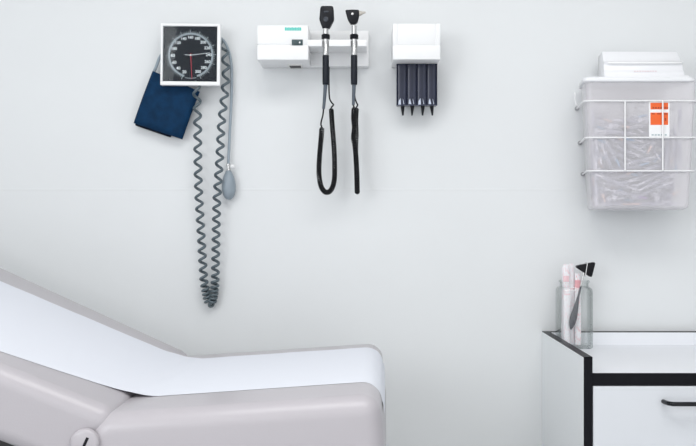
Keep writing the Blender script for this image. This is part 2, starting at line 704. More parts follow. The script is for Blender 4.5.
o = obj('air_tube_stub', b, 'tubeg', cuff); tag(o, 'pale grey tube at the cuff top')

# ================================================================== COILED HOSE
hp = [at(222.0, 41.5, .034), at(224.6, 50, .034), at(226.0, 70, .034), at(225.2, 90, .034), at(221.6, 123, .036), at(219.6, 160, .043), at(217.0, 198, .042),
      at(216.0, 241, .034), at(215.3, 275, .028), at(214.4, 290, .026), at(212.6, 300, .022), at(210.0, 303.5, .019), at(207.6, 299, .022), at(205.2, 288, .026), at(203.6, 277, .028),
      at(201.5, 241, .030), at(198.6, 190, .032), at(197.8, 150, .037), at(197.6, 123, .047), at(197.0, 96, .0575), at(196.0, 82, .0575)]
hp = spline(hp, 10)


zz = [p.z for p in hp]
ll = [0.]
for p, q in zip(hp, hp[1:]):
    ll.append(ll[-1] + (q - p).length)
SB = ll[zz.index(min(zz))] / ll[-1]            # where along the run the bottom turn lies


def hpitch(s):
    # stretched at the top by the weight of the coil, bunched at the bottom turn
    k = (SB - s) / SB if s < SB else (s - SB) / (1 - SB)
    px = 3.7 if k < .055 else (3.7 + (k - .055) / .085 * 5.5 if k < .14 else 9.2 + (k - .14) / .86 * 5.6)
    return mm(px, .03)


b = nb()
tube(b, helix(hp, mm(3.2, .03), hpitch, 14, phase=1.2), .0039, 8)

hose_c = obj('coiled_hose', b, 'hose', gauge, smooth=60); tag(hose_c, 'long grey coiled air hose hanging in a loop')
b = nb()
e = hp[0]
tube(b, spline([(pp.x + .026, e.y, pp.z), e.lerp(Vector((pp.x + .026, e.y, pp.z)), .5), e], 4), .0036, 8)
obj('hose_end', b, 'hose', hose_c, smooth=60)
b = nb()
e = hp[-1]
tube(b, spline([e, e + Vector((-.001, .004, .008)), e + Vector((-.004, .018, .013)), e + Vector((-.006, .030, .020)), e + Vector((-.008, .034, .030))], 4), .0038, 8)
obj('hose_end', b, 'hose', hose_c, smooth=60)

# ================================================================== INFLATION BULB
bd = .0215
ib = at(228.9, 200, bd)
bulb = thing('inflation_bulb', (ib.x, ib.y, ib.z), 'grey rubber squeeze bulb hanging on a straight tube right of the coils', 'squeeze bulb')
b = nb()
top = at(228.6, 170.5, bd)
Lb = (top - ib).length
pr = [(0, 0), (.006, .0015), (.0115, .006), (.0158, .014), (.0184, .025), (.0190, .036), (.0176, .050), (.0142, .063), (.0100, .072), (.0072, .077), (.0062, Lb)]
lathe(b, pr, ib, top - ib, 28)
obj('bulb', b, 'bulb', bulb, smooth=80)
b = nb()
vt = at(228.3, 164.5, bd)
lathe(b, [(.0058, 0), (.0058, .004), (.0042, .005), (.0042, .013), (.0055, .014), (.0055, .018)], top, vt - top, 18)
obj('valve', b, 'chrome', bulb)
b = nb()
kp = at(230.0, 166.3, bd)
lathe(b, [(.002, 0), (.002, .004), (.0055, .0045), (.0055, .0105), (.0045, .012)], kp, (1, -.25, 0), 18)
obj('valve_screw', b, 'white', bulb)
b = nb()
tp = spline([vt, at(228.9, 150, .020), at(230.4, 120, .018), at(231.5, 95, .016), at(231.6, 72, .015), at(230.2, 57, .015), at(226.8, 46, .015), at(222.5, 39.5, .015), at(216.5, 36.5, .015), at(212.0, 36.2, .015)], 8)
tube(b, tp, .0036, 10)
obj('air_tube', b, 'tubeg', bulb, smooth=60)

# ================================================================== WALL TRANSFORMER
FD = .125
A0, A1 = at(256.9, 25, FD), at(308.5, 60, FD)
tx0, tx1, tz1, tz0 = A0.x, A1.x, A0.z, A1.z
wt = thing('instrument_wall_unit', ((tx0 + tx1) / 2, 0, tz0), 'white wall power unit with a teal strip and a rail holding two instruments', 'wall power unit')
b = nb()
zsm = at(0, 44.7, FD).z
box(b, (tx0, -FD, tz0), (tx1, -.0005, zsm - .0004), .003, 3)
box(b, (tx0, -FD, zsm + .0004), (tx1, -.0005, tz1), .003, 3)
box(b, (tx0 + .003, -FD + .0015, tz0 + .003), (tx1 - .003, -.002, tz1 - .003))
obj('housing', b, 'white', wt)
b = nb()
p0, p1 = at(284.8, 27.3, FD), at(301.4, 30.6, FD)
nbk = 10
for k in range(nbk):                           # unreadable row of teal letter strokes
    w_ = (p1.x - p0.x) / nbk
    dzk = (0, .0006, .0003, .0008, 0, .0007, .0002, .0006, 0, .0004)[k]
    box(b, (p0.x + w_ * k, -FD - .0005, p1.z), (p0.x + w_ * (k + .90), -FD + .001, p0.z - dzk), .0002, 1)
o = obj('name_strip', b, 'teal', wt); tag(o, 'teal strip near the top edge')
sw0, sw1 = at(291.8, 39.6, FD), at(302.8, 45.2, FD)
b = nb(); box(b, (sw0.x, -FD - .0025, sw1.z), (sw1.x, -FD + .001, sw0.z), .0010, 2)
o = obj('switch', b, 'tealdark', wt); tag(o, 'dark power switch with a white dot')
b = nb()
q = at(299.7, 42.4, FD + .0025)
lathe(b, [(.0022, 0), (.0018, .0006), (0, .0008)], q, (0, -1, 0), 14, scale=(1, 1.15))
o2 = obj('switch_light', b, 'white', o, loc=q)
# socket in the underside
b = nb()
s0, s1 = at(289.5, 65.0, 0), at(301.5, 68.2, 0)
xs0, xs1 = (289.8 - VX) * 2.44 / FPX, (301.0 - VX) * 2.44 / FPX
box(b, (xs0 - .003, -.060, tz0 - .0025), (xs1 + .003, -.004, tz0 + .001), .001, 1)
o = obj('socket_surround', b, 'ivory', wt); tag(o, 'off-white surround under the housing')
b = nb()
box(b, (xs0, -.054, tz0 - .0032), (xs1, -.016, tz0 - .0005), .0005, 1)
o = obj('socket', b, 'black', wt); tag(o, 'black socket in the underside')
# mounting plate
PD = .030
pr_ = at(368.8, 30.5, PD)
b = nb(); box(b, (tx1 - .004, -PD, tz0), (pr_.x, -.0005, pr_.z), .0025, 2)
obj('mounting_plate', b, 'white', wt)
# rail with two open cradle slots
rz1, rz0 = at(0, 39.6, FD).z, at(0, 46.2, FD).z
rx1 = at(366.8, 40, FD).x
OX, TX = at(325.7, 0, .114).x, at(354.1, 0, .114).x    # instrument axes
IY = -.112
def notch(xc, r):
    pts = [(xc - r, -FD)]
    for k in range(9):
        a = pi - pi * k / 8
        pts.append((xc + r * cos(a), IY + r * sin(a)))
    pts.append((xc + r, -FD))
    return pts
poly = [(tx1 - .003, -FD)] + notch(OX, .0086) + notch(TX, .0086) + [(rx1, -FD), (rx1, -PD + .002), (tx1 - .003, -PD + .002)]
b = nb(); prism(b, poly, rz0, rz1, .0012, 2, plane='xy')
obj('rail', b, 'ivory' if False else 'white', wt)

# ================================================================== INSTRUMENTS
def zpx(py, d=.112):
    return at(0, py, d).z


def body_of_instrument(root, xc):
    z_n1, z_r1, z_r0, z_n0, z_h0 = zpx(27.5), zpx(34.3), zpx(39.4), zpx(55.3), zpx(84.8)
    b = nb(); lathe(b, [(.0071, z_r0 - .002), (.0071, z_n1 + .004)], (xc, IY, 0), (0, 0, 1), 24)
    obj('upper_neck', b, 'chrome', root)
    b = nb()
    pf = [(.0090, z_r0 + .0004), (.0108, z_r0 + .0014)]
    n = 9
    for k in range(n):
        z = z_r0 + .002 + (z_r1 - z_r0 - .004) * k / (n - 1)
        pf.append((.0112 if k % 2 else .0105, z))
    pf += [(.0100, z_r1 - .001), (.0085, z_r1)]
    lathe(b, pf, (xc, IY, 0), (0, 0, 1), 28)
    obj('locking_ring', b, 'black', root)
    b = nb(); lathe(b, [(.0076, z_n0 - .002), (.0076, z_n0 + .014), (.0070, z_n0 + .016), (.0070, z_r0 + .0008)], (xc, IY, 0), (0, 0, 1), 24)
    obj('lower_neck', b, 'chrome', root)
    b = nb(); lathe(b, [(.0072, z_h0), (.0084, z_h0 + .002), (.0086, z_h0 + .02), (.0084, z_n0 - .002), (.0078, z_n0)], (xc, IY, 0), (0, 0, 1), 24)
    obj('handle', b, 'grip', root)
    return z_h0


oph = thing('ophthalmoscope', (OX, IY, zpx(84.8)), 'black-headed ophthalmoscope with flat shield head hanging left on the rail', 'ophthalmoscope')
body_of_instrument(oph, OX)
d = .112
outline = [at(321.6, 6.6, d), at(332.6, 6.6, d), at(333.7, 8.5, d), at(334.2, 20.2, d), at(329.6, 28.8, d), at(322.6, 28.8, d), at(319.4, 20.2, d), at(320.4, 8.5, d)]
b = nb(); prism(b, [(p.x, p.z) for p in outline], IY - .011, IY + .011, .0032, 3)
obj('head', b, 'black', oph)
b = nb()
q = at(325.9, 19.3, .124)
lathe(b, [(.0065, 0), (.0065, .0022), (.005, .0026), (.0045, .0012), (0, .0010)], q, (0, -1, 0), 22)
obj('lens_dial', b, 'dialring', oph)
b = nb()
q = at(326.2, 11.6, .123)
box(b, (q.x - .006, q.y - .0012, q.z - .0022), (q.x + .006, q.y + .002, q.z + .0022), .001, 2)
obj('brow_rest', b, 'dialring', oph)

oto = thing('otoscope', (TX, IY, zpx(84.8)), 'otoscope with pointed pale ear tip hanging right on the rail', 'otoscope')
body_of_instrument(oto, TX)
outline = [at(345.2, 10.6, d), at(352, 10.2, d), at(358.9, 10.4, d), at(359.3, 15.5, d), at(357.8, 22.3, d), at(355.6, 24.4, d), at(350.6, 24.4, d), at(347.8, 20, d)]
b = nb(); prism(b, [(p.x, p.z) for p in outline], IY - .0105, IY + .0105, .003, 3)
obj('head', b, 'black', oto)
b = nb(); q = at(352.4, 14.0, .1235); lathe(b, [(.0030, 0), (.0030, .0014), (.0022, .0018), (0, .0018)], q, (0, -1, 0), 18)
o = obj('pivot_screw', b, 'chrome', oto)
b = nb()
q0, q1 = at(358.6, 13.6, d), at(365.6, 12.3, d)
Lq = (q1 - q0).length
lathe(b, [(.0072, 0), (.0066, .0045), (.0036, .0105), (.0022, Lq), (.0014, Lq)], q0, q1 - q0, 20)
o = obj('ear_tip', b, 'beige', oto); tag(o, 'pale cone tip')

# --- cords
def cord(root, relief, lead, coil, tail, R, pitch, wire):
    b = nb(); n = len(relief)
    tube(b, relief, [.0052 - .0014 * k / (n - 1) for k in range(n)], 12)
    o = obj('strain_relief', b, 'slate', root, smooth=60); tag(o, 'slate grey rubber sleeve')
    b = nb(); tube(b, lead, .0021, 7); obj('cord', b, 'cord', root, smooth=60)
    b = nb(); tube(b, helix(coil, R, pitch, 9), wire, 5); obj('coiled_cord', b, 'cord', root, smooth=60)
    b = nb(); tube(b, tail, .0021, 7); obj('cord', b, 'cord', root, smooth=60)


pz = tz0                                      # cords leave from the underside of the mounting plate
c = spline([at(321.8, 126.5, .104), at(321.4, 135, .104), at(319.6, 155, .102), at(318.9, 172, .099), at(320.3, 184, .094), at(323.2, 190.2, .088), at(327, 192.4, .08), at(331, 190, .072), at(333.8, 183, .066), at(334.7, 172, .061), at(334.2, 150, .056), at(332.3, 125, .053), at(331.2, 107.5, .051)], 8)
tail = spline([c[-1], at(333.4, 104.8, .049), at(331.6, 102.5, .046), at(329.6, 98.5, .042), at(329.0, 90, .036), at(328.9, 80, .030), Vector((at(328.9, 72, .022).x, -.020, pz + .002))], 6)
cord(oph, spline([at(325.5, 84, .112), at(325.0, 92, .111), at(324.3, 101, .108), at(323.6, 109, .106)], 4),
     spline([at(323.6, 108.5, .106), at(322.9, 115, .106), at(321.4, 121, .105), at(320.9, 124.5, .104), c[0]], 5), c, tail, .0059, .0028, .0013)
c = spline([at(354.2, 106.5, .106), at(353.6, 118, .106), at(354.4, 128, .104), at(353.4, 138, .103), at(354.9, 146, .100), at(356.1, 160, .097), at(356.9, 176, .092), at(357.1, 187, .084), at(357.2, 191.8, .074), at(357.0, 187, .064), at(356.6, 172, .057), at(355.7, 150, .054), at(356.2, 135, .053), at(355.8, 120, .052), at(356.6, 107, .051)], 8)
tail = spline([c[-1], at(357.6, 104.8, .049), at(356.2, 102, .046), at(354.8, 97, .042), at(354.4, 90, .036), at(354.4, 80, .030), Vector((at(354.4, 72, .022).x, -.020, pz + .002))], 6)
cord(oto, spline([at(354.0, 84, .112), at(353.8, 92, .111), at(353.5, 99, .108), at(353.3, 105, .107)], 4),
     spline([at(353.3, 104.5, .107), at(353.5, 106, .1065), c[0]], 5), c, tail, .0059, .0028, .0013)

# ================================================================== EAR TIP DISPENSER
DD = .130
e0, e1 = at(392.8, 23.6, DD), at(440.3, 59.4, DD)
dx0, dx1, dz1, dz0 = e0.x, e1.x, e0.z, e1.z
disp = thing('ear_tip_dispenser', ((dx0 + dx1) / 2, 0, dz0), 'white wall dispenser with four dark tubes of ear tips, right of the instruments', 'dispenser')
b = nb()
zl = at(0, 45.2, DD).z
xl, xr = at(397.7, 0, DD).x, at(436.0, 0, DD).x
for lo, hi in (((dx0, -DD, dz0), (dx1, -.0005, zl - .0005)), ((dx0, -DD, zl + .0005), (xl - .0004, -.0005, dz1)), ((xl + .0004, -DD, zl + .0005), (xr - .0004, -.0005, dz1)), ((xr + .0004, -DD, zl + .0005), (dx1, -.0005, dz1))):
    box(b, lo, hi, .0012, 2)
box(b, (dx0 + .002, -DD + .0012, dz0 + .002), (dx1 - .002, -.001, dz1 - .002))
obj('housing', b, 'white', disp)
TD = .068
g0, g1 = at(397.0, 63.6, TD), at(436.8, 105.4, TD)
wt_ = (g1.x - g0.x) / 4
for k in range(4):
    b = nb()
    x0 = g0.x + wt_ * k
    pts = [(x0 + .0001, -.034), (x0 + .0001, -.062)]
    for j in range(13):
        a = pi - pi * j / 12
        pts.append((x0 + wt_ / 2 + (wt_ / 2 - .0001) * cos(a), -.062 - .006 * sin(a) ** .6))
    pts += [(x0 + wt_ - .0001, -.062), (x0 + wt_ - .0001, -.034)]
    prism(b, pts, g1.z, dz0 + .001, plane='xy')
    o = obj('tip_tube', b, 'smoke', disp, smooth=35)
    # seam ridge on the tube face
    b = nb()
    for fx in (.30, .72):
        xx = x0 + wt_ * fx
        yy = -.0665
        box(b, (xx - .0010, yy - .0012, g1.z + .001), (xx + .0010, yy + .002, dz0 - .001), .0005, 1)
    r_ = obj('ridge', b, 'ridge', None); adopt(r_, o)
    # pale pieces at the mouth: highlights put into shape and colour
    b = nb()
    xc = x0 + wt_ / 2
    for sx in (-1, 1):
        pts = [(xc + sx * .0015, g1.z + .003), (xc + sx * .0085, g1.z + .0035), (xc + sx * .0075, g1.z + .014), (xc + sx * .0050, g1.z + .0185)]
        if sx > 0:
            pts = [(xc + .0040, g1.z + .003), (xc + .0060, g1.z + .003), (xc + .0030, g1.z + .016), (xc + .0018, g1.z + .018)]
        if sx < 0 and k in (0, 2):
            pts = [(xc - .0025, g1.z + .002), (xc - .0100, g1.z + .002), (xc - .0085, g1.z + .012), (xc - .0035, g1.z + .019)]
        prism(b, pts, -.0700, -.060, .0004, 1)
    o2 = obj('glint', b, 'glint', None); adopt(o2, o)
b = nb()
box(b, (g0.x - .0012, -.0690, g1.z - .0006), (g1.x + .0012, -.0670, g1.z + .0018), .0004, 1)
for xx in (g0.x - .0012, g1.x - .0002):
    box(b, (xx, -.0690, g1.z + .0018), (xx + .0014, -.040, dz0 - .0002), .0004, 1)
obj('cover_rim', b, 'ridge', disp)
names = ['leftmost', 'second from left', 'third from left', 'rightmost']
for k, px in enumerate((402.9, 412.0, 422.5, 432.4)):
    b = nb()
    z0, z1 = at(px, 115.6, .05).z, g1.z + .0
    x = at(px, 0, .052).x
    xb = at((402.6, 412.3, 422.8, 431.8)[k], 0, .052).x
    Lc = z1 - z0
    lathe(b, [(.0016, 0), (.0023, .0006), (.0026, .004), (.0048, Lc * .8), (.0058, Lc - .0006)], (x, -.052, z0), (xb - x, 0, Lc), 16)
    root = obj('ear_speculum', b, 'black', None, loc=(x, -.052, z0))
    tag(root, 'black cone ear tip poking from the %s dispenser tube' % names[k], 'ear tip', 'ear tips in the dispenser')

# ================================================================== SHARPS CONTAINER
SD = .155
fx0t, fx1t, zt = at(585.0, 0, SD).x, at(698.2, 0, SD).x, at(0, 81.5, SD).z
fx0b, fx1b, zb = at(591.8, 0, SD).x, at(691.2, 0, SD).x, at(0, 209.8, SD).z
sharps = thing('sharps_container', ((fx0t + fx1t) / 2, 0, zb), 'milky see-through sharps bin of used syringes in a white wire basket on the wall', 'sharps container')


def rrect(x0, x1, y0, y1, r, z, n=6):
    pts = []
    for cx, cy, a0 in ((x1 - r, y1 - r, 0), (x0 + r, y1 - r, 90), (x0 + r, y0 + r, 180), (x1 - r, y0 + r, 270)):
        for k in range(n + 1):
            a = radians(a0 + 90 * k / n)
            pts.append(Vector((cx + r * cos(a), cy + r * sin(a), z)))
    return pts


def skin(bm, loops, cap0=True, cap1=True):
    t = nb()
    R_ = [[t.verts.new(p) for p in L_] for L_ in loops]
    n = len(R_[0])
    for a, c in zip(R_, R_[1:]):
        for i in range(n):
            t.faces.new([a[i], a[(i + 1) % n], c[(i + 1) % n], c[i]])
    if cap0:
        t.faces.new(R_[0][::-1])
    if cap1:
        t.faces.new(R_[-1])
    bmesh.ops.recalc_face_normals(t, faces=t.faces)
    merge(bm, t)


SXC = (fx0t + fx1t) / 2


def taper(pts, k=.135):
    return [Vector((SXC + (p.x - SXC) * (1 - k * (p.y + .155) / .131), p.y, p.z)) for p in pts]


b = nb()
loops = [rrect(fx0b + .012, fx1b - .012, -.146, -.032, .014, zb)]
for k in range(1, 6):
    a = pi / 2 * k / 5
    i = .012 * (1 - sin(a))
    loops.append(rrect(fx0b + i, fx1b - i, -.155 + i, -.024 - i, .018, zb + .012 * (1 - cos(a))))
for k in range(1, 9):
    s = k / 8
    loops.append(rrect(fx0b + (fx0t - fx0b) * s, fx1b + (fx1t - fx1b) * s, -.155, -.024, .018, zb + .012 + (zt - zb - .012) * s))
skin(b, [taper(l) for l in loops], True, False)
obj('bin', b, 'body', sharps, smooth=50)
# lid flange
b = nb()
lx0, lx1 = at(582.6, 0, .16).x, at(696.8, 0, .16).x
z0, z1 = zt - .001, at(0, 76.2, .16).z
L_ = []
for ins, z in ((.0015, z0), (0, z0 + .002), (0, z1 - .006), (.004, z1 - .001), (.010, z1)):
    L_.append(rrect(lx0 + ins, lx1 - ins, -.163 + ins, -.016 - ins, .02, z))
skin(b, [taper(l) for l in L_])
lid = obj('lid', b, 'lid', sharps, smooth=50)
# hood with stepped profile (side view in yz)
hx0, hx1 = at(601.8, 0, .13).x, at(682.2, 0, .13).x
hz = [at(0, v, dd_).z for v, dd_ in ((77, .15), (72.5, .15), (70, .143), (64.5, .14), (61.5, .146), (55, .118), (51.4, .108))]
pr2 = [(-.150, z1 - .004), (-.150, hz[1]), (-.143, hz[2]), (-.140, hz[3]), (-.146, hz[4]), (-.132, hz[4] + .004), (-.118, hz[5]), (-.108, hz[6]), (-.030, hz[6]), (-.026, z1 - .004)]
b = nb(); prism(b, pr2, hx0, hx1, .002, 2, plane='yz')
hoodfix = lambda bm: [setattr(q, 'co', taper([q.co], .17)[0]) for q in bm.verts]
box(b, (hx0 + .001, -.153, z1 - .002), (hx1 + .010, -.030, z1 + .004), .002, 2)
hoodfix(b)
o = obj('drop_hood', b, 'lid', sharps)
b = nb()
p0, p1 = at(607, 63.2, .148), at(640, 66.0, .148)
box(b, (hx0 + .012, -.1475, hz[3] + .001), (hx1 - .006, -.137, hz[4] - .0005), .0015, 2)
obj('hood_rib', b, 'white', sharps)
b = nb()
for k in range(9):
    p = at(634 + k * 2.6, 71.2, .1505)
    box(b, (p.x, -.1508, p.z - .0014), (p.x + .0048, -.1495, p.z + .0014))
obj('faint_print', b, 'inkpink', sharps, smooth=0)
# wire basket
basket = nb()
bk = {0: (100.6, 577.2, 108), 1: (137.4, 580.2, 142.8), 2: (170.8, 583.0, 175.6)}
ends = []
frontx = []
WR = .0021
ROOT = thing('wire_basket', ((fx0t + fx1t) / 2, 0, at(0, 171, SD).z), 'white wire holder bracket wrapped around the sharps bin on the wall', 'wire holder')
for k, (py, bpx, bpy_) in bk.items():
    z = at(0, py, .164).z
    s = (z - zb) / (zt - zb)
    xa, xb_ = fx0b + (fx0t - fx0b) * s - .0052, fx1b + (fx1t - fx1b) * s + .0052
    yf = -.160
    xk = at(bpx, 0, .003).x - .001
    xk2 = 2 * SXC - xk
    pts = [(xk, -.004, z), (xk + (xa - xk) * .22, -.04, z), (xa, yf + .016, z)]
    for j in range(1, 6):
        a = pi / 2 * j / 6
        pts.append((xa + .016 * (1 - cos(a)), yf + .016 * (1 - sin(a)), z))
    pts += [(xa + .016, yf, z), (xb_ - .016, yf, z)]
    for j in range(1, 6):
        a = pi / 2 * j / 6
        pts.append((xb_ - .016 * (1 - sin(a)), yf + .016 * (1 - cos(a)), z))
    pts += [(xb_, yf + .016, z), (xk2 + (xb_ - xk2) * .22, -.04, z), (xk2, -.004, z)]
    b = nb(); tube(b, pts, WR, 8)
    obj('hoop_wire', b, 'wire', ROOT, smooth=60)
    for xx in (xk, xk2):
        b = nb(); lathe(b, [(.0055, 0), (.0055, .006), (.004, .0085), (0, .009)], (xx, -.0005, z), (0, -1, 0), 14)
        obj('wall_bolt', b, 'bolt', ROOT)
zA, zB = at(0, 100.6, .164).z, at(0, 170.8, .164).z
for px in (625.3, 663.0):
    x = at(px, 0, .166).x
    b = nb(); tube(b, [(x, -.1642, zA), (x, -.1642, zB)], WR, 8)
    obj('upright_wire', b, 'wire', ROOT, smooth=60)
b = nb()
xw = fx0t - .0062
tube(b, spline([(xw, -.085, zA - .001), (xw - .002, -.082, zA + .012), (xw - .0015, -.078, zA + .026), (xw - .001, -.072, zA + .033), (xw, -.066, zA + .028)], 5), .0016, 7)
obj('hook_wire', b, 'wire', ROOT, smooth=60)
# label
b = nb()
ld = SD + .0005
l0, l1 = at(649.0, 101.0, ld), at(669.4, 138.6, ld)
box(b, (l0.x, -ld - .0004, l1.z), (l1.x, -ld + .0004, l0.z))
lab = obj('warning_label', b, 'labelw', sharps, smooth=0); tag(lab, 'white label with orange hazard blocks')


def lput(name, bm, m):
    o = obj(name, bm, m, None, smooth=0)
    adopt(o, lab)
    return o


b = nb()
for (xa, ya, xb_, yb_) in ((650.4, 102.8, 668.0, 109.4), (650.4, 112.6, 668.0, 124.9)):
    p, q = at(xa, ya, ld), at(xb_, yb_, ld)
    box(b, (p.x, -ld - .0008, q.z), (q.x, -ld, p.z))
lput('orange_block', b, 'orange')
b = nb()
for xa in (652.4, 655.0, 657.6, 660.2, 664.4, 666.4):
    p, q = at(xa, 107.0, ld), at(xa + 1.7, 108.7, ld)
    box(b, (p.x, -ld - .0010, q.z), (q.x, -ld, p.z))
for (xa, ya, xb_, yb_) in ((651.6, 113.2, 654.6, 114.4), (657.0, 113.2, 660.6, 114.4), (664.2, 113.2, 667.4, 114.6), (664.6, 118, 666.2, 121)):
    p, q = at(xa, ya, ld), at(xb_, yb_, ld)
    box(b, (p.x, -ld - .0010, q.z), (q.x, -ld, p.z))
lput('dark_print', b, 'inkbrown')
b = nb()
for xa in (651.5, 654.5, 657.5, 660.8, 664.6):
    p, q = at(xa, 134.2, ld), at(xa + 2.2, 135.6, ld)
    box(b, (p.x, -ld - .0008, q.z), (q.x, -ld, p.z))
lput('small_print', b, 'inkg')

